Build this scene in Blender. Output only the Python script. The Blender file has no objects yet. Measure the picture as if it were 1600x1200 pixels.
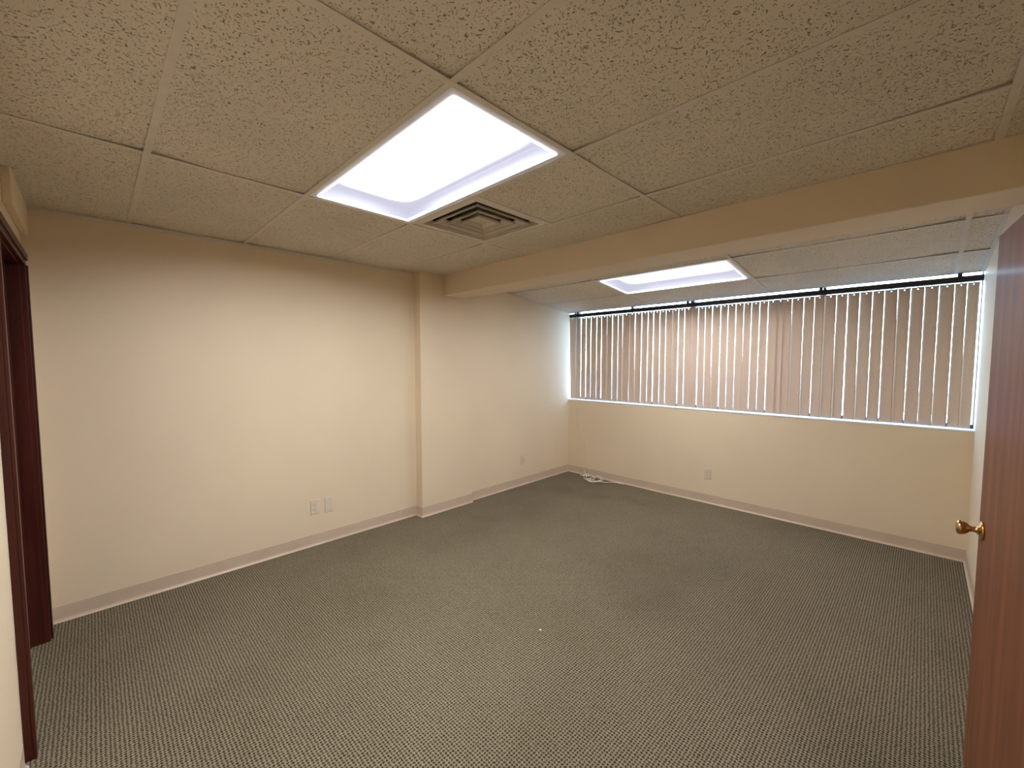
import bpy, bmesh, math, random
from mathutils import Vector, Matrix, noise
random.seed(7)
C = bpy.context.scene.collection
FT = 0.3048
# ------------------------------------------------------------------ dimensions
H = 2.352                    # suspended ceiling
SLOPE = 0.11                 # the ceiling by the window sinks towards the glass
WX, LY = 3.784, 4.923        # right wall, window wall
AX = 0.059                   # left wall beyond the column
BY = 0.105                   # back wall
SILL = 1.000
COL0, COL1, COLX = 2.545, 3.164, 0.103
BM0, BM1, BMZ = 2.813, 3.088, 2.158
GX, GY = 1.226, 1.151        # main ceiling grid origin
G2X, G2Y = 1.200, 3.793
def h2(y): return 2.166 + SLOPE * (LY - y)

# ------------------------------------------------------------------ materials
def mat(name):
    m = bpy.data.materials.new(name); m.use_nodes = True
    nt = m.node_tree; b = nt.nodes['Principled BSDF']
    return m, nt, b
def N(nt, t, **k):
    n = nt.nodes.new(t)
    for a, v in k.items(): setattr(n, a, v)
    return n
def coords(nt, scale=(1, 1, 1), kind='Object'):
    tc = N(nt, 'ShaderNodeTexCoord'); mp = N(nt, 'ShaderNodeMapping')
    mp.inputs['Scale'].default_value = scale
    nt.links.new(tc.outputs[kind], mp.inputs[0]); return mp.outputs[0]
def noise_n(nt, vec, scale, detail=3, rough=.5):
    n = N(nt, 'ShaderNodeTexNoise'); n.inputs['Scale'].default_value = scale
    n.inputs['Detail'].default_value = detail; n.inputs['Roughness'].default_value = rough
    nt.links.new(vec, n.inputs['Vector']); return n.outputs['Fac']
def ramp(nt, fac, stops):
    r = N(nt, 'ShaderNodeValToRGB'); e = r.color_ramp.elements
    while len(e) < len(stops): e.new(.5)
    for i, (p, c) in enumerate(stops):
        e[i].position = p; e[i].color = (*c, 1) if len(c) == 3 else c
    nt.links.new(fac, r.inputs[0]); return r.outputs[0]
def math_n(nt, op, a, b=None, c=None):
    n = N(nt, 'ShaderNodeMath', operation=op)
    for i, v in enumerate((a, b, c)):
        if v is None: continue
        if isinstance(v, (int, float)): n.inputs[i].default_value = v
        else: nt.links.new(v, n.inputs[i])
    return n.outputs[0]
def mixc(nt, f, a, b):
    n = N(nt, 'ShaderNodeMix', data_type='RGBA')
    if isinstance(f, (int, float)): n.inputs[0].default_value = f
    else: nt.links.new(f, n.inputs[0])
    for i, v in ((6, a), (7, b)):
        if isinstance(v, tuple): n.inputs[i].default_value = (*v, 1)
        else: nt.links.new(v, n.inputs[i])
    return n.outputs[2]
def bump(nt, b, h, dist=.001, strength=1):
    n = N(nt, 'ShaderNodeBump'); n.inputs['Distance'].default_value = dist
    n.inputs['Strength'].default_value = strength
    nt.links.new(h, n.inputs['Height']); nt.links.new(n.outputs[0], b.inputs['Normal'])
def plain(name, col, rough=.5, metal=0, var=.06, sc=20, spec=.5):
    m, nt, b = mat(name); v = coords(nt)
    f = noise_n(nt, v, sc)
    c = ramp(nt, f, [(.3, tuple(x * (1 - var) for x in col)), (.7, tuple(min(1, x * (1 + var)) for x in col))])
    nt.links.new(c, b.inputs['Base Color'])
    b.inputs['Roughness'].default_value = rough; b.inputs['Metallic'].default_value = metal
    b.inputs['Specular IOR Level'].default_value = spec
    return m

WALLC = (0.738, 0.615, 0.440)
def m_wall():
    m, nt, b = mat('cream_wall_paint'); v = coords(nt)
    big = noise_n(nt, v, 1.3, 2); fine = noise_n(nt, v, 140, 3, .6)
    c = ramp(nt, big, [(.3, tuple(x * .97 for x in WALLC)), (.7, tuple(x * 1.03 for x in WALLC))])
    nt.links.new(c, b.inputs['Base Color']); b.inputs['Roughness'].default_value = .62
    b.inputs['Specular IOR Level'].default_value = .35
    bump(nt, b, fine, .0009, .6); return m
def m_carpet():
    m, nt, b = mat('woven_loop_carpet'); v = coords(nt)
    p = 0.0134
    wob = N(nt, 'ShaderNodeTexNoise'); wob.inputs['Scale'].default_value = 60; wob.inputs['Detail'].default_value = 2
    nt.links.new(v, wob.inputs['Vector'])
    sub = N(nt, 'ShaderNodeVectorMath', operation='SUBTRACT'); nt.links.new(wob.outputs['Color'], sub.inputs[0]); sub.inputs[1].default_value = (.5, .5, .5)
    scl = N(nt, 'ShaderNodeVectorMath', operation='SCALE'); nt.links.new(sub.outputs[0], scl.inputs[0]); scl.inputs['Scale'].default_value = .011
    add = N(nt, 'ShaderNodeVectorMath', operation='ADD'); nt.links.new(v, add.inputs[0]); nt.links.new(scl.outputs[0], add.inputs[1])
    sep = N(nt, 'ShaderNodeSeparateXYZ'); nt.links.new(add.outputs[0], sep.inputs[0])
    k = 2 * math.pi / p
    cx = math_n(nt, 'COSINE', math_n(nt, 'MULTIPLY', sep.outputs[0], k))
    cy = math_n(nt, 'COSINE', math_n(nt, 'MULTIPLY', sep.outputs[1], k))
    dots = math_n(nt, 'MULTIPLY_ADD', math_n(nt, 'ADD', cx, cy), .25, .5)      # 0..1, pits of the weave at 1
    fine = noise_n(nt, v, 420, 2, .7)
    big = noise_n(nt, v, 1.1, 4, .6)
    h = math_n(nt, 'ADD', dots, math_n(nt, 'MULTIPLY', math_n(nt, 'SUBTRACT', fine, .5), .9))
    loops = ramp(nt, h, [(.30, (.260, .220, .152)), (.55, (.165, .138, .093)), (.80, (.034, .026, .013))])
    tint = ramp(nt, big, [(.30, (.86, .88, .84)), (.5, (1, 1, 1)), (.72, (1.08, 1.09, 1.07))])
    mul = N(nt, 'ShaderNodeMix', data_type='RGBA', blend_type='MULTIPLY'); mul.inputs[0].default_value = 1
    nt.links.new(loops, mul.inputs[6]); nt.links.new(tint, mul.inputs[7])
    # brown stains near the far corner and a few in the middle of the room
    s2 = N(nt, 'ShaderNodeSeparateXYZ'); nt.links.new(v, s2.inputs[0])
    col = mul.outputs[2]
    for sx, sy, r, a in ((.55, 4.20, .24, .26), (.95, 4.28, .16, .16), (1.50, 1.35, .07, .25), (2.35, 2.75, .30, .16)):
        dx = math_n(nt, 'SUBTRACT', s2.outputs[0], sx); dy = math_n(nt, 'SUBTRACT', s2.outputs[1], sy)
        d = math_n(nt, 'SQRT', math_n(nt, 'ADD', math_n(nt, 'MULTIPLY', dx, dx), math_n(nt, 'MULTIPLY', dy, dy)))
        d = math_n(nt, 'ADD', d, math_n(nt, 'MULTIPLY', math_n(nt, 'SUBTRACT', noise_n(nt, v, 9, 3), .5), r * 1.6))
        mr = N(nt, 'ShaderNodeMapRange'); mr.inputs['From Min'].default_value = r; mr.inputs['From Max'].default_value = r * .3
        mr.inputs['To Min'].default_value = 0; mr.inputs['To Max'].default_value = a
        nt.links.new(d, mr.inputs['Value'])
        col = mixc(nt, mr.outputs[0], col, (.078, .062, .042))
    nt.links.new(col, b.inputs['Base Color'])
    b.inputs['Roughness'].default_value = .95; b.inputs['Specular IOR Level'].default_value = .1
    inv = math_n(nt, 'SUBTRACT', 1, h)
    bump(nt, b, inv, .003, .7); return m
def m_tile():
    m, nt, b = mat('fissured_ceiling_tile'); v = coords(nt)
    # small pits and short crooked fissures, the shade in the holes painted dark brown
    wob = N(nt, 'ShaderNodeTexNoise'); wob.inputs['Scale'].default_value = 28; wob.inputs['Detail'].default_value = 2
    nt.links.new(v, wob.inputs['Vector'])
    sub = N(nt, 'ShaderNodeVectorMath', operation='SUBTRACT'); nt.links.new(wob.outputs['Color'], sub.inputs[0]); sub.inputs[1].default_value = (.5, .5, .5)
    scl = N(nt, 'ShaderNodeVectorMath', operation='SCALE'); nt.links.new(sub.outputs[0], scl.inputs[0]); scl.inputs['Scale'].default_value = .045
    add = N(nt, 'ShaderNodeVectorMath', operation='ADD'); nt.links.new(v, add.inputs[0]); nt.links.new(scl.outputs[0], add.inputs[1])
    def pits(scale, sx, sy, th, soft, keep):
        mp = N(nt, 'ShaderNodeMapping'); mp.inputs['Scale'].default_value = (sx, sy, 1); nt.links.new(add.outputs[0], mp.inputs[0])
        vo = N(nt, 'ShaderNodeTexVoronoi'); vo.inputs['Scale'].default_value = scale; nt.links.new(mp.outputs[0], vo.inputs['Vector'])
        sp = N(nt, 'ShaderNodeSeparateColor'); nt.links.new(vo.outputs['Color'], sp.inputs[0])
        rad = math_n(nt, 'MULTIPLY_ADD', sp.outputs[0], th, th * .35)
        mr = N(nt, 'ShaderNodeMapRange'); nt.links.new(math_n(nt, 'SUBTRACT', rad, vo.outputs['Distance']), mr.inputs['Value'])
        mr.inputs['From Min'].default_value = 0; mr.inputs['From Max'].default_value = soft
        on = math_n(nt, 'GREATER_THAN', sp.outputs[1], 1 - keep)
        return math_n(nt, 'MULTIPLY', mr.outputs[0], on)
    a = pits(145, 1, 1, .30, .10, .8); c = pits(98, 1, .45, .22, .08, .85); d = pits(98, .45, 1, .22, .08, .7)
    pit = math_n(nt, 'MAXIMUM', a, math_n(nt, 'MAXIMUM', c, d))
    fine = noise_n(nt, v, 260, 3, .7); big = noise_n(nt, v, 2.2, 2)
    base = ramp(nt, fine, [(.3, (.64, .59, .49)), (.7, (.77, .715, .60))])
    t = ramp(nt, big, [(.3, (.95, .95, .95)), (.7, (1.04, 1.03, 1.02))])
    mul = N(nt, 'ShaderNodeMix', data_type='RGBA', blend_type='MULTIPLY'); mul.inputs[0].default_value = 1
    nt.links.new(base, mul.inputs[6]); nt.links.new(t, mul.inputs[7])
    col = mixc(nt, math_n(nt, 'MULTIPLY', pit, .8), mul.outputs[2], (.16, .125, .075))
    nt.links.new(col, b.inputs['Base Color']); b.inputs['Roughness'].default_value = .95
    b.inputs['Specular IOR Level'].default_value = .1
    bump(nt, b, math_n(nt, 'SUBTRACT', math_n(nt, 'MULTIPLY', fine, .25), pit), .002, .8); return m
def m_wood(name, c1, c2, c3, rough, coat=.0, axis=(9, 9, .6)):
    m, nt, b = mat(name); v = coords(nt, axis)
    f = noise_n(nt, v, 5, 6, .65)
    w = N(nt, 'ShaderNodeTexWave'); w.inputs['Scale'].default_value = 1.1; w.inputs['Distortion'].default_value = 7; w.inputs['Detail'].default_value = 3
    nt.links.new(v, w.inputs['Vector'])
    f2 = math_n(nt, 'MULTIPLY_ADD', w.outputs['Fac'], .3, math_n(nt, 'MULTIPLY', f, .7))
    c = ramp(nt, f2, [(.25, c1), (.5, c2), (.8, c3)])
    nt.links.new(c, b.inputs['Base Color']); b.inputs['Roughness'].default_value = rough
    b.inputs['Coat Weight'].default_value = coat; b.inputs['Coat Roughness'].default_value = .16
    b.inputs['Specular IOR Level'].default_value = .22
    bump(nt, b, f, .0004, .12); return m
def m_vane():
    m, nt, b = mat('fabric_vane'); v = coords(nt, (60, 60, 8)); f = noise_n(nt, v, 12, 3, .6)
    c = ramp(nt, f, [(.3, (.58, .45, .35)), (.7, (.68, .54, .42))])
    nt.links.new(c, b.inputs['Base Color']); b.inputs['Roughness'].default_value = .85
    b.inputs['Specular IOR Level'].default_value = .2
    tr = N(nt, 'ShaderNodeBsdfTranslucent'); tr.inputs[0].default_value = (.80, .62, .52, 1)
    mx = N(nt, 'ShaderNodeMixShader'); mx.inputs[0].default_value = .04
    nt.links.new(b.outputs[0], mx.inputs[1]); nt.links.new(tr.outputs[0], mx.inputs[2])
    nt.links.new(mx.outputs[0], nt.nodes['Material Output'].inputs[0]); return m
def m_glass():
    m, nt, b = mat('window_glass'); nt.nodes.remove(b)
    v = coords(nt); f = noise_n(nt, v, 3)
    t = N(nt, 'ShaderNodeBsdfTransparent'); t.inputs[0].default_value = (.86, .95, 1, 1)
    g = N(nt, 'ShaderNodeBsdfGlossy'); g.inputs['Roughness'].default_value = .02
    mx = N(nt, 'ShaderNodeMixShader'); nt.links.new(math_n(nt, 'MULTIPLY', f, .12), mx.inputs[0])
    nt.links.new(t.outputs[0], mx.inputs[1]); nt.links.new(g.outputs[0], mx.inputs[2])
    nt.links.new(mx.outputs[0], nt.nodes['Material Output'].inputs[0]); return m
def m_emit(name, col, s, pattern=None):
    m, nt, b = mat(name); nt.nodes.remove(b)
    e = N(nt, 'ShaderNodeEmission'); e.inputs[0].default_value = (*col, 1)
    v = coords(nt); f = noise_n(nt, v, 8, 1)
    nt.links.new(math_n(nt, 'MULTIPLY_ADD', f, s * .06, s * .97), e.inputs[1])
    nt.links.new(e.outputs[0], nt.nodes['Material Output'].inputs[0]); return m
def m_lens(name='prismatic_lens', e0=.74):
    # thin acrylic lens: lets the tubes behind show, glows softly between its ribs
    m, nt, b = mat(name); nt.nodes.remove(b)
    v = coords(nt); sep = N(nt, 'ShaderNodeSeparateXYZ'); nt.links.new(v, sep.inputs[0])
    k = 2 * math.pi / .0105
    rib = math_n(nt, 'ADD', math_n(nt, 'COSINE', math_n(nt, 'MULTIPLY', sep.outputs[0], k)), math_n(nt, 'MULTIPLY', math_n(nt, 'COSINE', math_n(nt, 'MULTIPLY', sep.outputs[1], k)), .4))
    e = N(nt, 'ShaderNodeEmission'); e.inputs[0].default_value = (.82, .82, 1.0, 1)
    nt.links.new(math_n(nt, 'MULTIPLY_ADD', rib, e0 * .07, e0), e.inputs[1])
    t = N(nt, 'ShaderNodeBsdfTransparent'); t.inputs[0].default_value = (.55, .55, .56, 1)
    ad = N(nt, 'ShaderNodeAddShader'); nt.links.new(e.outputs[0], ad.inputs[0]); nt.links.new(t.outputs[0], ad.inputs[1])
    nt.links.new(ad.outputs[0], nt.nodes['Material Output'].inputs[0]); return m
def m_glow(name, hx, hy, s, base):
    # the lamp tubes and their reflector seen through the lens: bright over the tubes, dimmer past their ends
    m, nt, b = mat(name); nt.nodes.remove(b)
    v = coords(nt); sep = N(nt, 'ShaderNodeSeparateXYZ'); nt.links.new(v, sep.inputs[0])
    def fall(o, half, soft):
        a = math_n(nt, 'ABSOLUTE', o); mr = N(nt, 'ShaderNodeMapRange', interpolation_type='SMOOTHSTEP'); nt.links.new(a, mr.inputs['Value'])
        mr.inputs['From Min'].default_value = half; mr.inputs['From Max'].default_value = half - soft; return mr.outputs[0]
    g = math_n(nt, 'MULTIPLY', fall(sep.outputs[0], hx, .20), fall(sep.outputs[1], hy, .17))
    e = N(nt, 'ShaderNodeEmission'); e.inputs[0].default_value = (.96, .97, 1.0, 1)
    nt.links.new(math_n(nt, 'MULTIPLY_ADD', math_n(nt, 'POWER', g, 2.2), s, base), e.inputs[1])
    nt.links.new(e.outputs[0], nt.nodes['Material Output'].inputs[0]); return m

M = dict(
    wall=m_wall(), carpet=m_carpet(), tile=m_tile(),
    grid=plain('painted_ceiling_grid', (.66, .61, .515), .55, var=.04),
    base=plain('vinyl_cove_base', (.57, .455, .34), .45, var=.05, sc=6),
    door=m_wood('varnished_red_wood', (.125, .042, .018), (.172, .062, .027), (.212, .080, .037), .55, .07),
    frame=m_wood('dark_red_wood_trim', (.036, .0070, .0045), (.058, .0110, .007), (.082, .019, .011), .42, .15),
    brass=plain('polished_brass', (.66, .43, .18), .2, 1, var=.08),
    steel=plain('brushed_steel', (.5, .48, .45), .35, 1),
    reflector=plain('painted_shade_reflector', (.014, .014, .018), .6),  # near-black colour paints in the dim margin seen through the lens
    white=plain('white_enamel', (.80, .80, .84), .4, var=.03),
    vent=plain('painted_vent_metal', (.68, .62, .51), .5, var=.05),
    dark=plain('dark_duct_lining', (.016, .015, .017), .9, var=.5, sc=25),
    plate=plain('almond_plastic', (.66, .57, .43), .35, var=.02),
    slot=plain('dark_socket_slot', (.09, .07, .05), .8),
    rail=plain('dark_bronze_headrail', (.035, .027, .028), .42, .3),
    alum=plain('dark_anodised_window_frame', (.035, .035, .042), .45, .5),
    clip=plain('white_clip_plastic', (.8, .78, .74), .4),
    vane=m_vane(), glass=m_glass(),
    cable=plain('white_cable_jacket', (.76, .70, .60), .45),
    painted_cable=plain('painted_over_cable', tuple(x * 1.06 for x in WALLC), .6, var=.02),
    void=plain('grey_plenum', (.10, .09, .08), .95),
    asphalt=plain('sunlit_parking_lot', (.62, .66, .72), .9, var=.2, sc=.4),
    brick=plain('brown_stucco', (.26, .13, .07), .9, var=.2, sc=1),
    roof=plain('pale_roof_sheet', (.5, .5, .5), .8),
    lens=m_lens(), edge=m_emit('lit_lens_edge', (.90, .92, 1), 6.0),
    lamp=m_emit('hall_lamp_lens', (1, .985, .96), 10),
)
# ------------------------------------------------------------------ mesh helpers
def box(bm, x0, x1, y0, y1, z0, z1):
    vs = [bm.verts.new((x, y, z)) for x in (x0, x1) for y in (y0, y1) for z in (z0, z1)]
    for f in ((0, 1, 3, 2), (4, 6, 7, 5), (0, 4, 5, 1), (2, 3, 7, 6), (0, 2, 6, 4), (1, 5, 7, 3)):
        bm.faces.new([vs[i] for i in f])
    return vs
def hexa(bm, bot, top):
    a = [bm.verts.new(p) for p in bot]; b = [bm.verts.new(p) for p in top]
    bm.faces.new(a[::-1]); bm.faces.new(b)
    for i in range(4): bm.faces.new((a[i], a[(i + 1) % 4], b[(i + 1) % 4], b[i]))
def lathe(bm, prof, seg=32):
    rings = []
    for r, z in prof:
        rings.append([bm.verts.new((r * math.cos(2 * math.pi * i / seg), r * math.sin(2 * math.pi * i / seg), z)) for i in range(seg)])
    for a, b in zip(rings, rings[1:]):
        for i in range(seg): bm.faces.new((a[i], a[(i + 1) % seg], b[(i + 1) % seg], b[i]))
    if prof[0][0] > 1e-6: bm.faces.new(rings[0][::-1])
    if prof[-1][0] > 1e-6: bm.faces.new(rings[-1])
def tube(bm, pts, r, seg=8):
    pts = [Vector(p) for p in pts]; rings = []; up = Vector((.13, .21, 1)).normalized()
    for i, p in enumerate(pts):
        d = (pts[min(i + 1, len(pts) - 1)] - pts[max(i - 1, 0)]).normalized()
        a = d.cross(up)
        if a.length < .05: a = d.cross(Vector((1, 0, 0)))
        a.normalize(); b2 = d.cross(a).normalized()
        rings.append([bm.verts.new(p + (a * math.cos(2 * math.pi * k / seg) + b2 * math.sin(2 * math.pi * k / seg)) * r) for k in range(seg)])
    for A, B in zip(rings, rings[1:]):
        for i in range(seg): bm.faces.new((A[i], A[(i + 1) % seg], B[(i + 1) % seg], B[i]))
    bm.faces.new(rings[0][::-1]); bm.faces.new(rings[-1])
def obj(name, bm, m, parent=None, kind=None, loc=None, smooth=False, bevel=0):
    bmesh.ops.recalc_face_normals(bm, faces=bm.faces)
    me = bpy.data.meshes.new(name); bm.to_mesh(me); bm.free()
    me.materials.append(m)
    if smooth:
        for p in me.polygons: p.use_smooth = True
    o = bpy.data.objects.new(name, me); C.objects.link(o)
    if parent: o.parent = parent
    if loc: o.location = loc
    if kind: o['kind'] = kind
    if bevel:
        b = o.modifiers.new('bevel', 'BEVEL'); b.width = bevel; b.segments = 3; b.limit_method = 'ANGLE'
    return o
def empty(name, loc=(0, 0, 0), rot=(0, 0, 0), kind=None):
    o = bpy.data.objects.new(name, None); C.objects.link(o); o.location = loc; o.rotation_euler = rot
    o.empty_display_size = .1
    if kind: o['kind'] = kind
    return o
def tag(o, label, cat, group=None):
    o['label'] = label; o['category'] = cat
    if group: o['group'] = group
    return o
def B(): return bmesh.new()
def copy_tree(o, parent=None):
    kids = [k for k in o.children]
    c = o.copy(); C.objects.link(c); c.parent = parent
    for k in kids: copy_tree(k, c)
    return c
S = 'structure'
# ------------------------------------------------------------------ room shell
TOP = 2.72
bm = B(); box(bm, -.2, 5.6, -.5, 5.25, -.12, 0); obj('floor', bm, M['carpet'], kind=S)
# left wall: plain run, column, slightly set-out run by the window
bm = B(); box(bm, -.15, 0, -.05, COL0, 0, TOP)
box(bm, -.15, COLX, COL0, COL1, 0, TOP)
box(bm, -.15, AX, COL1, 5.2, 0, TOP)
obj('wall_left', bm, M['wall'], kind=S)
# back wall with a doorway
DX0, DX1, DZ = .215, 1.105, 2.005
bm = B(); box(bm, 0, DX0 - .02, BY - .12, BY, 0, TOP)
box(bm, DX1 + .02, WX, BY - .12, BY, 0, TOP); box(bm, DX0 - .02, DX1 + .02, BY - .12, BY, DZ + .02, TOP)
obj('wall_back', bm, M['wall'], kind=S)
# right wall with the doorway of the open door
RY0, RY1, RZ = .855, 1.745, 1.965
bm = B(); box(bm, WX, WX + .12, -.02, RY0, 0, TOP); box(bm, WX, WX + .12, RY1, 5.2, 0, TOP)
box(bm, WX, WX + .12, RY0, RY1, RZ, TOP)
obj('wall_right', bm, M['wall'], kind=S)
# window wall below and above the ribbon window
bm = B(); box(bm, AX, WX, LY, LY + .22, 0, SILL - .012); box(bm, AX, WX, LY, LY + .22, 2.44, TOP)
obj('wall_window', bm, M['wall'], kind=S)
bm = B(); box(bm, AX, WX, LY - .004, LY + .15, SILL - .012, SILL)
obj('trim_1', bm, M['white'], kind=S, bevel=.002)     # window sill
# beam and the small boxed soffit over the left doorway
bm = B(); box(bm, 0, WX, BM0, BM1, BMZ, TOP); obj('trim_2', bm, M['wall'], kind=S, bevel=.006)
bm = B(); box(bm, 0, .655, BY, .134, 2.196, H + .02); obj('trim_3', bm, M['wall'], kind=S, bevel=.003)
# hallway beyond the open door
bm = B(); HX = 5.3
box(bm, HX, HX + .1, .0, 2.6, 0, 2.45); box(bm, WX + .12, HX, -.1, 0, 0, 2.45); box(bm, WX + .12, HX, 2.6, 2.7, 0, 2.45)
obj('wall_hallway', bm, M['wall'], kind=S)
# unseen slab above the suspended ceiling, added to keep sky light out
bm = B(); box(bm, -.15, HX + .1, -.1, 5.15, TOP, TOP + .1); obj('ceiling_light_block', bm, M['void'], kind=S)

# ------------------------------------------------------------------ suspended ceilings
FL = .012
def tiles(bm, xs, ys, zf, skip, raises, rnd):
    for i in range(len(xs) - 1):
        for j in range(len(ys) - 1):
            if (i, j) in skip: continue
            x0, x1, y0, y1 = xs[i] + .004, xs[i + 1] - .004, ys[j] + .004, ys[j + 1] - .004
            cs = [(x0, y0), (x1, y0), (x0, y1), (x1, y1)]
            am = [raises.get((i, j, k), abs(rnd.gauss(0, .003))) for k in range(4)]
            n, m_ = 16, 10
            g = []
            for a in range(n + 1):
                row = []
                for b in range(m_ + 1):
                    x = x0 + (x1 - x0) * a / n; y = y0 + (y1 - y0) * b / m_
                    z = zf(y) + .0018
                    for k, (u, w) in enumerate(cs):
                        z += .8 * am[k] * math.exp(-((abs(x - u) / .17) ** 1.2 + (abs(y - w) / .16) ** 1.2))
                    row.append(bm.verts.new((x, y, z)))
                g.append(row)
            for a in range(n):
                for b in range(m_): bm.faces.new((g[a][b], g[a][b + 1], g[a + 1][b + 1], g[a + 1][b]))
            # edge drop so that the board has thickness
            ring = [g[a][0] for a in range(n + 1)] + [g[n][b] for b in range(1, m_ + 1)] + [g[a][m_] for a in range(n - 1, -1, -1)] + [g[0][b] for b in range(m_ - 1, 0, -1)]
            up = [bm.verts.new(v.co + Vector((0, 0, .015))) for v in ring]
            L = len(ring)
            for k in range(L): bm.faces.new((ring[k], ring[(k + 1) % L], up[(k + 1) % L], up[k]))
            bm.faces.new(up)
def tee_x(bm, y, x0, x1, zf, w=FL):      # runs along x
    z = zf(y); box(bm, x0, x1, y - w, y + w, z - .0008, z + .0012); box(bm, x0, x1, y - .0015, y + .0015, z + .0012, z + .035)
def tee_y(bm, x, y0, y1, zf, w=FL):      # runs along y, follows the slope
    for a, b, c, d in ((x - w, x + w, -.0011, .0012), (x - .0015, x + .0015, .0012, .035)):
        hexa(bm, [(a, y0, zf(y0) + c), (b, y0, zf(y0) + c), (b, y1, zf(y1) + c), (a, y1, zf(y1) + c)],
             [(a, y0, zf(y0) + d), (b, y0, zf(y0) + d), (b, y1, zf(y1) + d), (a, y1, zf(y1) + d)])
zf1 = lambda y: H
xs = [0, GX, GX + 4 * FT, GX + 8 * FT, WX]
ys = [BY, GY - 2 * FT, GY, GY + 2 * FT, GY + 4 * FT, BM0]
rnd = random.Random(3)
bm = B()
rz = {(2, 3, 3): .013, (0, 1, 0): .010, (0, 1, 1): .004, (0, 0, 3): .003, (2, 2, 0): .008, (2, 3, 0): .007, (1, 3, 1): .003, (0, 3, 1): .005,
      (1, 0, 3): .008, (1, 0, 2): .010, (1, 1, 0): .011, (1, 1, 2): .010, (2, 1, 0): .004, (2, 1, 2): .011, (2, 2, 2): .011, (2, 3, 2): .009, (0, 2, 2): .008, (0, 3, 3): .010, (0, 3, 0): .007, (0, 2, 3): .003, (1, 4, 0): .001, (0, 4, 1): .006, (2, 4, 0): .005, (1, 4, 1): .002, (0, 0, 2): .003, (0, 1, 2): .009, (0, 2, 0): .009,
      (0, 1, 3): .0035, (3, 3, 2): .006, (3, 0, 0): .001}
# tile 1,3 is split into the vent and a 2 ft square tile
tiles(bm, xs, ys, zf1, {(1, 2), (1, 3)}, rz, rnd)
tiles(bm, [GX + 2 * FT, GX + 4 * FT], [GY + 2 * FT, GY + 4 * FT], zf1, set(), {(0, 0, 3): .007, (0, 0, 2): .003, (0, 0, 1): .005, (0, 0, 0): .001}, rnd)
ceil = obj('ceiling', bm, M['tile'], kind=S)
bm = B()
for y in ys[1:-1]: tee_x(bm, y, 0, WX, zf1)
for x in xs[1:-1]: tee_y(bm, x, BY, BM0, zf1)
tee_y(bm, GX + 2 * FT, GY + 2 * FT, GY + 4 * FT, zf1)
for a in ((0, .020, BY, COL0), (WX - .02, WX, BY, BM0), (0, WX, BY, BY + .02), (0, WX, BM0 - .004, BM0)): box(bm, a[0], a[1], a[2], a[3], H - .0006, H + .0016)
box(bm, .0002, .0022, BY, COL0, H - .020, H - .0006); box(bm, .0022, WX, BY + .0002, BY + .0022, H - .020, H - .0006)
obj('ceiling_grid', bm, M['grid'], parent=ceil)

xs2 = [AX, G2X, G2X + 4 * FT, G2X + 8 * FT, WX]
ys2 = [BM1, G2Y - 2 * FT, G2Y, G2Y + 2 * FT, LY + .012]
bm = B()
rz2 = {(0, 1, 3): .009, (0, 2, 1): .003, (0, 2, 3): .006, (2, 1, 2): .008, (2, 2, 0): .002, (2, 2, 2): .008, (2, 1, 3): .013, (2, 2, 3): .011, (3, 1, 2): .005, (3, 2, 2): .005, (1, 1, 3): .003, (1, 3, 0): .001, (1, 1, 2): .004}
tiles(bm, xs2, ys2, h2, {(1, 2)}, rz2, rnd)
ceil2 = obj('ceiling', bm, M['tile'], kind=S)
bm = B()
for y in ys2[1:-1]: tee_x(bm, y, AX, WX, h2)
for x in xs2[1:-1]: tee_y(bm, x, BM1, LY + .01, h2)
tee_x(bm, LY + .008, AX, WX, h2, .01)
tee_y(bm, AX + .01, COL1, LY, h2, .010); tee_y(bm, WX - .01, BM1, LY, h2, .010)
obj('ceiling_grid', bm, M['grid'], parent=ceil2)

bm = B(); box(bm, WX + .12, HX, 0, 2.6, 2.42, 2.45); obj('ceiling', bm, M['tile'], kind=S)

# ------------------------------------------------------------------ baseboards (cove profile: toe at the bottom)
def cove(bm, pts, hgt=.094):
    # pts: polyline on the floor along the wall; room lies to the left of the walking direction
    prof = [(.0, hgt), (.0032, hgt), (.0036, .020), (.0055, .011), (.0105, .0045), (.0135, .0015), (.0135, 0), (.0, 0)]
    P = [Vector((a, b, 0)) for a, b in pts]; rows = []
    for i, p in enumerate(P):
        d1 = (P[i] - P[i - 1]).normalized() if i else (P[1] - P[0]).normalized()
        d2 = (P[i + 1] - P[i]).normalized() if i < len(P) - 1 else d1
        n1 = Vector((-d1.y, d1.x, 0)); n2 = Vector((-d2.y, d2.x, 0))
        n = (n1 + n2) / (1 + n1.dot(n2))
        rows.append([bm.verts.new(p + n * o + Vector((0, 0, z))) for o, z in prof])
    for A, Bv in zip(rows, rows[1:]):
        for k in range(len(prof) - 1): bm.faces.new((A[k], A[k + 1], Bv[k + 1], Bv[k]))
    bm.faces.new(rows[0]); bm.faces.new(rows[-1][::-1])
e = .0003
bm = B(); cove(bm, [(AX + e, LY - e), (AX + e, COL1 + e), (COLX + e, COL1 + e), (COLX + e, COL0 - e), (e, COL0 - e), (e, BY + e), (.13, BY + e)]); obj('baseboard_left', bm, M['base'], kind=S)
bm = B(); cove(bm, [(WX - e, LY - e), (AX + .012, LY - e)]); obj('baseboard_window', bm, M['base'], kind=S)
bm = B(); cove(bm, [(WX - e, 1.83), (WX - e, LY - .012)]); obj('baseboard_right', bm, M['base'], kind=S)
bm = B(); cove(bm, [(1.19, BY + e), (WX - e, BY + e), (WX - e, .77)]); obj('baseboard_back', bm, M['base'], kind=S)

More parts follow.
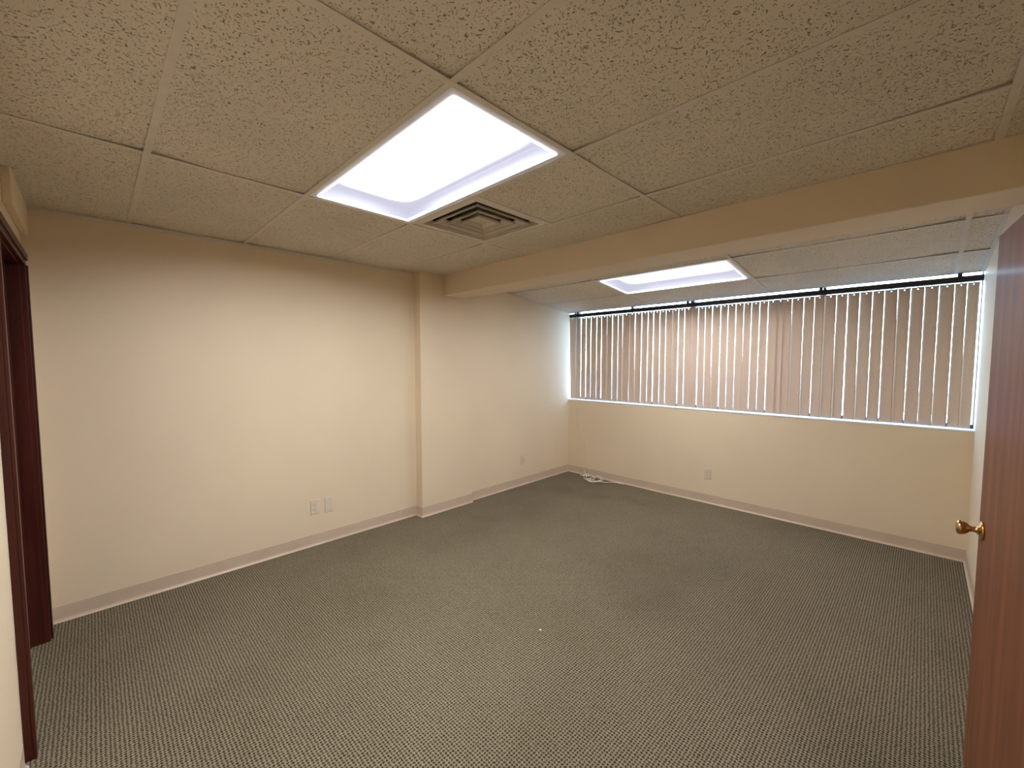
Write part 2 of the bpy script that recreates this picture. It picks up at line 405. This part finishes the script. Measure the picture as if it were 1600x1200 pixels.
# ------------------------------------------------------------------ left doorway (in the back wall)
d2 = empty('door_2', (0, 0, 0), kind=S)
bm = B()
box(bm, DX0 - .02, DX0, BY - .125, BY + .003, 0, DZ + .02); box(bm, DX1, DX1 + .02, BY - .125, BY + .003, 0, DZ + .02); box(bm, DX0, DX1, BY - .125, BY + .003, DZ, DZ + .02)
box(bm, DX0, DX0 + .011, BY - .085, BY - .045, 0, DZ); box(bm, DX1 - .011, DX1, BY - .085, BY - .045, 0, DZ); box(bm, DX0 + .011, DX1 - .011, BY - .085, BY - .045, DZ - .011, DZ)
obj('door_jamb', bm, M['frame'], parent=d2, bevel=.0015)
def casing(x0, x1, z1, hd=False):
    bm = B()
    y = BY + .0005
    if hd: box(bm, x0, x1, y, y + .022, z1, z1 + .055); box(bm, x0, x1, y + .022, y + .030, z1 + .026, z1 + .055)
    else:
        box(bm, x0, x1, y, y + .022, 0, z1)
    return bm
bm = casing(DX0 - .058, DX0 - .004, DZ + .002); box(bm, DX0 - .058, DX0 - .030, BY + .0225, BY + .030, 0, DZ + .002); obj('door_casing', bm, M['frame'], parent=d2, bevel=.002)
bm = casing(DX1 + .004, DX1 + .058, DZ + .002); box(bm, DX1 + .030, DX1 + .058, BY + .0225, BY + .032, 0, DZ + .002); obj('door_casing', bm, M['frame'], parent=d2, bevel=.002)
obj('head_casing', casing(DX0 - .058, DX1 + .058, DZ + .0025, True), M['frame'], parent=d2, bevel=.002)
bm = B(); box(bm, DX0 + .003, DX1 - .003, BY - .128, BY - .0855, .012, DZ - .003); obj('door_leaf', bm, M['door'], parent=d2, bevel=.001)
# ------------------------------------------------------------------ open door on the right
th = math.radians(4.6)
Ex, Ey = 3.666, 2.60; DW = .862
d1 = empty('door_1', (Ex + math.sin(th) * DW, Ey - math.cos(th) * DW, 0), (0, 0, th), kind=S)   # local +y runs from hinge to free edge
bm = B(); box(bm, 0, .035, 0, DW, .014, 1.947); obj('door_leaf', bm, M['door'], parent=d1, bevel=.0015)
bm = B()
lathe(bm, [(0, 0), (.031, 0), (.033, .0025), (.031, .006), (.021, .009), (.014, .013), (.0105, .018), (.0095, .026), (.0115, .032), (.017, .037),
           (.0225, .043), (.0255, .050), (.0262, .056), (.0245, .061), (.019, .0645), (.010, .066), (0, .0665)], 40)
kn = obj('door_knob', bm, M['brass'], parent=d1, smooth=True, loc=(-.0003, DW - .062, .914)); kn.rotation_euler = (0, -math.pi / 2, 0)
bm = B(); box(bm, .006, .029, DW, DW + .0018, .885, .943); obj('latch_plate', bm, M['brass'], parent=d1)
for z in (.25, 1.0, 1.72):
    bm = B(); lathe(bm, [(.0065, 0), (.0065, .09)], 12); box(bm, -.001, .0, .0, .03, 0, .09) if False else None
    obj('hinge', bm, M['brass'], parent=d1, loc=(-.007, -.008, z))
# frame of that doorway
df = empty('door_3', (0, 0, 0), kind=S)
bm = B(); box(bm, WX - .003, WX + .123, RY0, RY0 + .018, 0, RZ - .002); box(bm, WX - .003, WX + .123, RY1 - .018, RY1, 0, RZ - .002); box(bm, WX - .003, WX + .123, RY0 + .018, RY1 - .018, RZ - .02, RZ - .002)
obj('door_jamb', bm, M['frame'], parent=df)
bm = B(); box(bm, WX - .016, WX - .0035, RY0 - .055, RY0 + .008, 0, RZ + .045); obj('door_casing', bm, M['frame'], parent=df, bevel=.002)
bm = B(); box(bm, WX - .016, WX - .0035, RY1 - .008, RY1 + .055, 0, RZ + .045); obj('door_casing', bm, M['frame'], parent=df, bevel=.002)
bm = B(); box(bm, WX - .016, WX - .0035, RY0 + .008, RY1 - .008, RZ - .01, RZ + .045); obj('head_casing', bm, M['frame'], parent=df, bevel=.002)

# ------------------------------------------------------------------ window
win = empty('window_1', (0, 0, 0), kind=S)
WY = LY + .155
bm = B()
box(bm, AX, WX, WY - .025, WY + .025, SILL, SILL + .028); box(bm, AX, WX, WY - .025, WY + .025, 2.41, 2.44)
box(bm, AX, AX + .022, WY - .025, WY + .025, SILL + .028, 2.41); box(bm, WX - .005, WX, WY - .025, WY + .025, SILL + .028, 2.41)
obj('window_frame', bm, M['alum'], parent=win)
mull = [.20, 1.30, 2.54, 3.70]
mull = [1.65, 2.82]
for x in mull:
    bm = B(); box(bm, x - .02, x + .02, WY - .025, WY + .025, SILL + .028, 2.41); obj('mullion', bm, M['alum'], parent=win)
pe = [AX + .022] + mull + [WX - .005]
for i in range(3):
    bm = B(); box(bm, pe[i] + (.02 if i else 0), pe[i + 1] - (.02 if i < 2 else 0), WY - .003, WY + .003, SILL + .028, 2.41); obj('pane', bm, M['glass'], parent=win)

# ------------------------------------------------------------------ vertical blind
RYc = LY + .022                     # plane of the vanes
blind = empty('vertical_blind', (0, 0, 0))
tag(blind, 'wide beige vertical blind on a dark headrail across the whole ribbon window', 'blind')
bm = B(); box(bm, AX + .006, WX - .003, RYc - .022, RYc + .022, 2.100, 2.141); box(bm, AX + .006, WX - .003, RYc - .022, RYc - .018, 2.141, 2.1435)
obj('headrail', bm, M['rail'], parent=blind, bevel=.002)
for x in (.20, .99, 1.65, 2.82, 3.66):
    bm = B(); box(bm, x - .012, x + .012, RYc - .024, RYc + .024, 2.142, h2(LY) + .0); box(bm, x - .012, x + .012, RYc - .0245, RYc - .0225, 2.13, 2.150); obj('mounting_bracket', bm, M['rail'], parent=blind)
CX, CY, CZ = 3.4994, .3504, 1.5096
gaps_px = [0.118]
_f = 648.72; _ya = .7819; _pi = .0607
def edge_x(px, py=560):
    # where the bright gaps between the vanes stand along the window
    fw = Vector((-math.sin(_ya) * math.cos(_pi), math.cos(_ya) * math.cos(_pi), -math.sin(_pi)))
    r = Vector((math.cos(_ya), math.sin(_ya), 0)); u = r.cross(fw)
    d = fw + r * (px - 799.28) / _f - u * (py - 604.54) / _f
    t = (RYc - CY) / d.y
    return CX + t * d.x
E_ = [(900.5, 1), (908.1, 2.2), (915.9, 2.6), (923.3, 1.7), (932.2, 1.3), (939.5, 1.1), (947.8, .25), (956.4, 1), (965.1, .4), (972.2, .7), (982.4, 0), (991.7, 1.3), (1001.9, .9),
      (1011.7, 1), (1020.3, 1.1), (1030.1, .9), (1039.2, .45), (1049.2, .1), (1058.9, 1), (1068.4, 1), (1079.3, .9), (1089.7, .35), (1100.1, .25), (1111.5, 1.5),
      (1124.3, .8), (1135.5, .9), (1147.8, 1), (1160, .55), (1171.9, .6), (1184.7, .8), (1197.5, .35), (1210.8, 0), (1220.6, 0), (1234.1, .15), (1252.8, .8), (1269.1, .1),
      (1284.3, .25), (1303, .45), (1320.5, 1), (1339.1, 1), (1358.6, .5), (1377.0, .35), (1397.5, .3), (1417.5, .5), (1438.8, .45), (1461.3, .7), (1485, .2), (1504.5, .8), (1524.5, 1)]
edges = [(edge_x(p), g) for p, g in E_]
VW = .089
def vane_mesh(bm, hw, zb, zt, lean):
    n = 8; hole_r = .004
    zs = [zb, zb + .015, (zb + zt) / 2, zt - .028, zt - .018, zt - .011, zt]
    cols = [-1, -.7, -.4, -.075, .075, .4, .7, 1]
    G = []
    for z in zs:
        f = (z - zb) / (zt - zb); row = []
        for c in cols:
            s = c * hw; row.append(bm.verts.new((s + lean * (f - .5), .0045 * (1 - c * c), z)))
        G.append(row)
    for a in range(len(zs) - 1):
        for b in range(len(cols) - 1):
            if a == 4 and b == 3: continue          # punched slot
            bm.faces.new((G[a][b], G[a][b + 1], G[a + 1][b + 1], G[a + 1][b]))
rr = random.Random(11)
prev = edge_x(891.0)
for i, (x, g) in enumerate(edges):
    sp = x - prev
    gap = .0004 + .0026 * g if g > 0 else -.004
    want = max(sp - gap, .035)
    xm = (x + prev - gap) / 2 + (0 if sp < .1 else .0)
    k = (xm - CX) / (RYc - CY)                    # slope of the view there
    a = math.radians(-8 + rr.uniform(-2, 2)) if i > 6 else math.radians(17 - 3 * i)
    vw = want / (math.cos(a) - math.sin(a) * k)
    bm = B(); lean = 0
    if i == 0: lean = -.03
    vane_mesh(bm, vw / 2, SILL + .011 + rr.uniform(-.002, .002) - 2.0955, 0, lean)
    o = obj('slat', bm, M['vane'], parent=blind, smooth=True, loc=(xm, RYc, 2.0955))
    so = o.modifiers.new('thickness', 'SOLIDIFY'); so.thickness = .0008
    o.rotation_euler = (rr.uniform(-.002, .002), rr.uniform(-.0035, .0035), a)
    bm = B(); box(bm, -.0035, .0035, -.0012, .0012, -.0125, .0055); obj('clip', bm, M['clip'], parent=o)
    prev = x
# ------------------------------------------------------------------ light fixtures
def troffer(name, x0, y0, zf, label, strength):
    lx, ly = 4 * FT, 2 * FT
    cx, cy = x0 + lx / 2, y0 + ly / 2
    sl = math.atan(zf(0) - zf(1)) if zf(0) != zf(1) else 0
    r = empty(name, (cx, cy, zf(cy)), (-sl, 0, 0)); tag(r, label, 'light fixture', 'fluorescent ceiling panels')
    hx, hy = lx / 2 - .013, ly / 2 - .013
    # frame flange
    bm = B(); w = .030
    for a in ((-hx, hx, -hy, -hy + w), (-hx, hx, hy - w, hy), (-hx, -hx + w, -hy + w, hy - w), (hx - w, hx, -hy + w, hy - w)): box(bm, *a, .0012, .005)
    for a in ((-hx + w, hx - w, -hy + w - .001, -hy + w), (-hx + w, hx - w, hy - w, hy - w + .001)): box(bm, *a, .005, .012)
    obj('door_frame', bm, M['white'], parent=r)
    bm = B(); q = w; t = .004
    for a in ((-hx + q, hx - q, -hy + q, -hy + q + t), (-hx + q, hx - q, hy - q - t, hy - q), (-hx + q, -hx + q + t, -hy + q + t, hy - q - t), (hx - q - t, hx - q, -hy + q + t, hy - q - t)): box(bm, *a, -.0035, .0045)
    obj('lens_edge', bm, M['edge'], parent=r)
    bm = B(); vs = [bm.verts.new((a, b, .0046)) for a, b in ((-hx + q, -hy + q), (hx - q, -hy + q), (hx - q, hy - q), (-hx + q, hy - q))]; bm.faces.new(vs)
    obj('lens', bm, M['lens'], parent=r)
    # housing: sides and back
    bm = B(); z1 = .115
    for a in ((-hx + .012, hx - .012, -hy + .012, -hy + .016), (-hx + .012, hx - .012, hy - .016, hy - .012), (-hx + .012, -hx + .016, -hy + .016, hy - .016), (hx - .016, hx - .012, -hy + .016, hy - .016)): box(bm, *a, .0055, z1)
    box(bm, -hx + .012, hx - .012, -hy + .012, hy - .012, z1, z1 + .003)
    obj('housing', bm, M['reflector'], parent=r)
    bm = B(); vs = [bm.verts.new((a, b, 0)) for a, b in ((-hx + .03, -hy + .03), (-hx + .03, hy - .03), (hx - .03, hy - .03), (hx - .03, -hy + .03))]; bm.faces.new(vs)
    obj('lamp_tubes', bm, m_glow('lit_tubes_' + name, hx - .035, hy - .03, strength, .05), parent=r, loc=(0, 0, .075))
    return r
troffer('ceiling_light', GX, GY, zf1, 'large lit fluorescent panel in the main ceiling beside the air vent', 138)
troffer('ceiling_light', G2X, G2Y, h2, 'lit fluorescent panel in the lower ceiling strip between beam and window', 58)

# ------------------------------------------------------------------ air vent
vx, vy = GX + FT, GY + 3 * FT
v = empty('air_vent', (vx, vy, H)); tag(v, 'square beige ceiling air vent with nested louvres next to the large light panel', 'air vent')
def ring(bm, ro, zo, ri, zi, t=.0015):
    for a in range(4):
        c = [(-1, -1), (1, -1), (1, 1), (-1, 1)]; p, q = c[a], c[(a + 1) % 4]
        bot = [(p[0] * ro, p[1] * ro, zo), (q[0] * ro, q[1] * ro, zo), (q[0] * ri, q[1] * ri, zi), (p[0] * ri, p[1] * ri, zi)]
        hexa(bm, bot, [(x, y, z + t) for x, y, z in bot])
bm = B(); ring(bm, .2925, .0015, .252, .0015); ring(bm, .252, .0015, .246, .035); obj('vent_frame', bm, M['vent'], parent=v)
for ro, ri in ((.212, .176), (.148, .118), (.088, .064)):
    bm = B(); ring(bm, ro, .007, ri, .036); ring(bm, ro + .001, .0, ro - .001, .0, .008); ring(bm, ro + .001, .0, ro - .007, .0, .0012); obj('louvre', bm, M['vent'], parent=v)
bm = B(); box(bm, -.062, .062, -.062, .062, .028, .030); ring(bm, .066, .020, .062, .030); obj('centre_plate', bm, M['vent'], parent=v)
bm = B(); box(bm, -.26, .26, -.26, .26, .14, .142)
for a in ((-.262, -.26, -.26, .26), (.26, .262, -.26, .26), (-.26, .26, -.262, -.26), (-.26, .26, .26, .262)): box(bm, *a, .03, .14)
obj('duct_box', bm, M['dark'], parent=v)

# ------------------------------------------------------------------ wall plates
def plate_base(w, h):
    bm = B()
    hexa(bm, [(-w / 2, 0, -h / 2), (w / 2, 0, -h / 2), (w / 2, 0, h / 2), (-w / 2, 0, h / 2)],
         [(-w / 2 + .004, -.0065, -h / 2 + .004), (w / 2 - .004, -.0065, -h / 2 + .004), (w / 2 - .004, -.0065, h / 2 - .004), (-w / 2 + .004, -.0065, h / 2 - .004)])
    return bm
def screw(parent, z):
    bm = B(); lathe(bm, [(.0032, 0), (.0030, .001), (0, .0014)], 12)
    s = obj('screw', bm, M['steel'], parent=parent, loc=(0, -.0064, z)); s.rotation_euler = (math.pi / 2, 0, 0)
def duplex(loc, rz, label, w=.070, h=.122, decor=False, screws=True):
    r = empty('wall_outlet', loc, (0, 0, rz)); tag(r, label, 'outlet', 'electrical outlets low on the walls')
    p = obj('cover_plate', plate_base(w, h), M['plate'], parent=r, bevel=.001)
    if decor:
        bm = B(); box(bm, -.0165, .0165, -.0085, -.0064, -.033, .033); f = obj('receptacle', bm, M['plate'], parent=r, bevel=.0008)
        zs = (.016, -.016)
    else:
        f = None; zs = (.0195, -.0195)
        for z in zs:
            bm = B(); lathe(bm, [(.0165, 0), (.0165, .0022), (.0155, .003), (0, .003)], 28)
            f = obj('receptacle', bm, M['plate'], parent=r, loc=(0, -.0062, z)); f.rotation_euler = (math.pi / 2, 0, 0)
        screw(r, 0)
    for z in zs:
        bm = B(); yy = -.0088 if decor else -.0094
        box(bm, -.0075, -.0052, yy - .0003, yy + .001, z - .001, z + .009); box(bm, .0052, .0075, yy - .0003, yy + .001, z, z + .008)
        box(bm, -.0026, .0026, yy - .0003, yy + .001, z - .0105, z - .0055)
        obj('socket_slots', bm, M['slot'], parent=r)
    return r
R90 = math.pi / 2
duplex((.0004, 1.582, .321), R90, 'duplex outlet low on the left wall, left of a blank plate')
r = empty('blank_wall_plate', (.0004, 1.698, .315), (0, 0, R90)); tag(r, 'blank almond wall plate beside the duplex outlet on the left wall', 'wall plate')
obj('cover_plate', plate_base(.072, .130), M['plate'], parent=r, bevel=.001); screw(r, .046); screw(r, -.046)
duplex((AX + .0004, 4.012, .309), R90, 'small outlet on the left wall beyond the column, near the window', w=.066, h=.118, decor=True)
duplex((1.908, LY - .0004, .315), 0, 'outlet under the window, left of centre on the far wall', w=.072, h=.118, decor=True)

# ------------------------------------------------------------------ cable
rc = random.Random(5)
def smooth_path(ctrl, n=10):
    P = [Vector(p) for p in ctrl]; out = []
    for i in range(len(P) - 1):
        a, b, c, d = P[max(i - 1, 0)], P[i], P[i + 1], P[min(i + 2, len(P) - 1)]
        for k in range(n):
            t = k / n
            out.append(.5 * ((2 * b) + (c - a) * t + (2 * a - 5 * b + 4 * c - d) * t * t + (3 * b - a - 3 * c + d) * t ** 3))
    out.append(P[-1]); return out
cb = empty('cable', (.56, 4.80, 0)); tag(cb, 'tangled white cable coiled on the carpet below the left end of the window', 'cable')
w_ = lambda pts: [(a - .56, b - 4.80, c) for a, b, c in pts]
loops = [(.36, 4.895, .07), (.38, 4.885, .03), (.44, 4.88, .012)]
px_ = [(.375, 4.83), (.36, 4.79), (.42, 4.80), (.47, 4.84), (.44, 4.76), (.50, 4.70), (.57, 4.72), (.58, 4.80), (.50, 4.84), (.47, 4.78), (.54, 4.68), (.64, 4.66), (.69, 4.72), (.66, 4.80), (.58, 4.83),
       (.53, 4.77), (.60, 4.69), (.69, 4.70), (.70, 4.79), (.61, 4.84), (.52, 4.82), (.50, 4.73), (.58, 4.64), (.67, 4.63), (.72, 4.69), (.66, 4.76), (.55, 4.74), (.56, 4.66), (.66, 4.60), (.74, 4.66), (.76, 4.76), (.78, 4.85), (.86, 4.885), (.94, 4.892)]
for i, (a, b) in enumerate(px_): loops.append((a, b, .006 + (i % 5) * .009 + rc.uniform(0, .012) if i < len(px_) - 3 else .006))
bm = B(); tube(bm, smooth_path(w_(loops), 10), .0042, 8); obj('coil', bm, M['cable'], parent=cb, smooth=True)
up = [(.36, 4.895, .07), (.335, 4.905, .085), (.345, 4.912, .16), (.352, 4.914, .30), (.325, 4.914, .42), (.25, 4.915, .55), (.215, 4.9155, .75), (.205, 4.9155, .93), (.202, 4.915, .995)]
bm = B(); tube(bm, smooth_path(w_(up), 10), .0032, 8); tag_ = obj('painted_cable_run', bm, M['painted_cable'], parent=cb, smooth=True); tag_['label'] = 'thin cable painted over, running up the wall'
bm = B(); tube(bm, smooth_path([(-.006, -.002, .0), (-.002, .002, .002), (.004, .001, .001), (.007, -.002, .0)], 4), .0022, 6)
lt = obj('lint_scrap', bm, M['clip'], loc=(2.03, 2.06, .0028)); tag(lt, 'tiny white scrap of lint lying in the middle of the carpet', 'lint')

# ------------------------------------------------------------------ hall lamp (real lamp beyond the open doorway)
hl = empty('hall_lamp', (4.5, .95, 2.42)); tag(hl, 'square lit ceiling lamp in the hallway outside the open door', 'lamp')
bm = B(); box(bm, -.32, .32, -.32, .32, -.03, -.0005); obj('lamp_housing', bm, M['white'], parent=hl)
bm = B(); box(bm, -.30, .30, -.30, .30, -.036, -.0305); obj('lamp_lens', bm, M['lamp'], parent=hl)

# ------------------------------------------------------------------ outside the window
bm = B(); box(bm, -140, 100, 5.6, 220, -4.2, -4.0); obj('ground_outside', bm, M['asphalt'], kind=S)
bl = empty('building', (-6, 62, -4.0)); tag(bl, 'low brown building far beyond the window glass', 'building')
bm = B(); box(bm, 8, 22, 0, 14, 0, 2.3); obj('wall', bm, M['brick'], parent=bl)
bm = B(); box(bm, 7.5, 22.5, -.5, 14.5, 2.3, 2.55); obj('roof', bm, M['roof'], parent=bl)

# ------------------------------------------------------------------ world, camera, view
w = bpy.data.worlds.new('sky'); bpy.context.scene.world = w; w.use_nodes = True
nt = w.node_tree; bg = nt.nodes['Background']
sky = nt.nodes.new('ShaderNodeTexSky'); sky.sky_type = 'NISHITA'; sky.sun_disc = False; sky.sun_elevation = math.radians(48); sky.sun_rotation = math.radians(150)
mxn = nt.nodes.new('ShaderNodeMix'); mxn.data_type = 'RGBA'; mxn.inputs[0].default_value = .75
mul = nt.nodes.new('ShaderNodeVectorMath'); mul.operation = 'SCALE'; mul.inputs['Scale'].default_value = 9
nt.links.new(sky.outputs[0], mul.inputs[0]); nt.links.new(mul.outputs[0], mxn.inputs[6]); mxn.inputs[7].default_value = (.78, .88, 1.0, 1)
nt.links.new(mxn.outputs[2], bg.inputs[0]); bg.inputs[1].default_value = 1.5

ya, pi_, ro = .7819, .0607, .0002
fw = Vector((-math.sin(ya) * math.cos(pi_), math.cos(ya) * math.cos(pi_), -math.sin(pi_)))
r_ = Vector((math.cos(ya), math.sin(ya), 0)); u_ = r_.cross(fw)
r2 = r_ * math.cos(ro) + u_ * math.sin(ro); u2 = -r_ * math.sin(ro) + u_ * math.cos(ro)
cam = bpy.data.cameras.new('camera'); co = bpy.data.objects.new('camera', cam); C.objects.link(co)
mw = Matrix((r2, u2, -fw)).transposed().to_4x4(); mw.translation = Vector((CX, CY, CZ)); co.matrix_world = mw
cam.sensor_fit = 'HORIZONTAL'; cam.sensor_width = 36; cam.lens = 648.72 * 36 / 1600
cam.shift_x = .7173 / 1600; cam.shift_y = 4.5412 / 1600; cam.clip_start = .02; cam.clip_end = 500
sc = bpy.context.scene; sc.camera = co
sc.view_settings.view_transform = 'Standard'; sc.view_settings.look = 'None'; sc.view_settings.gamma = 1
sc.view_settings.use_curve_mapping = False; sc.view_settings.exposure = 0.0
sc.cycles.max_bounces = 14; sc.cycles.diffuse_bounces = 8; sc.cycles.transparent_max_bounces = 12
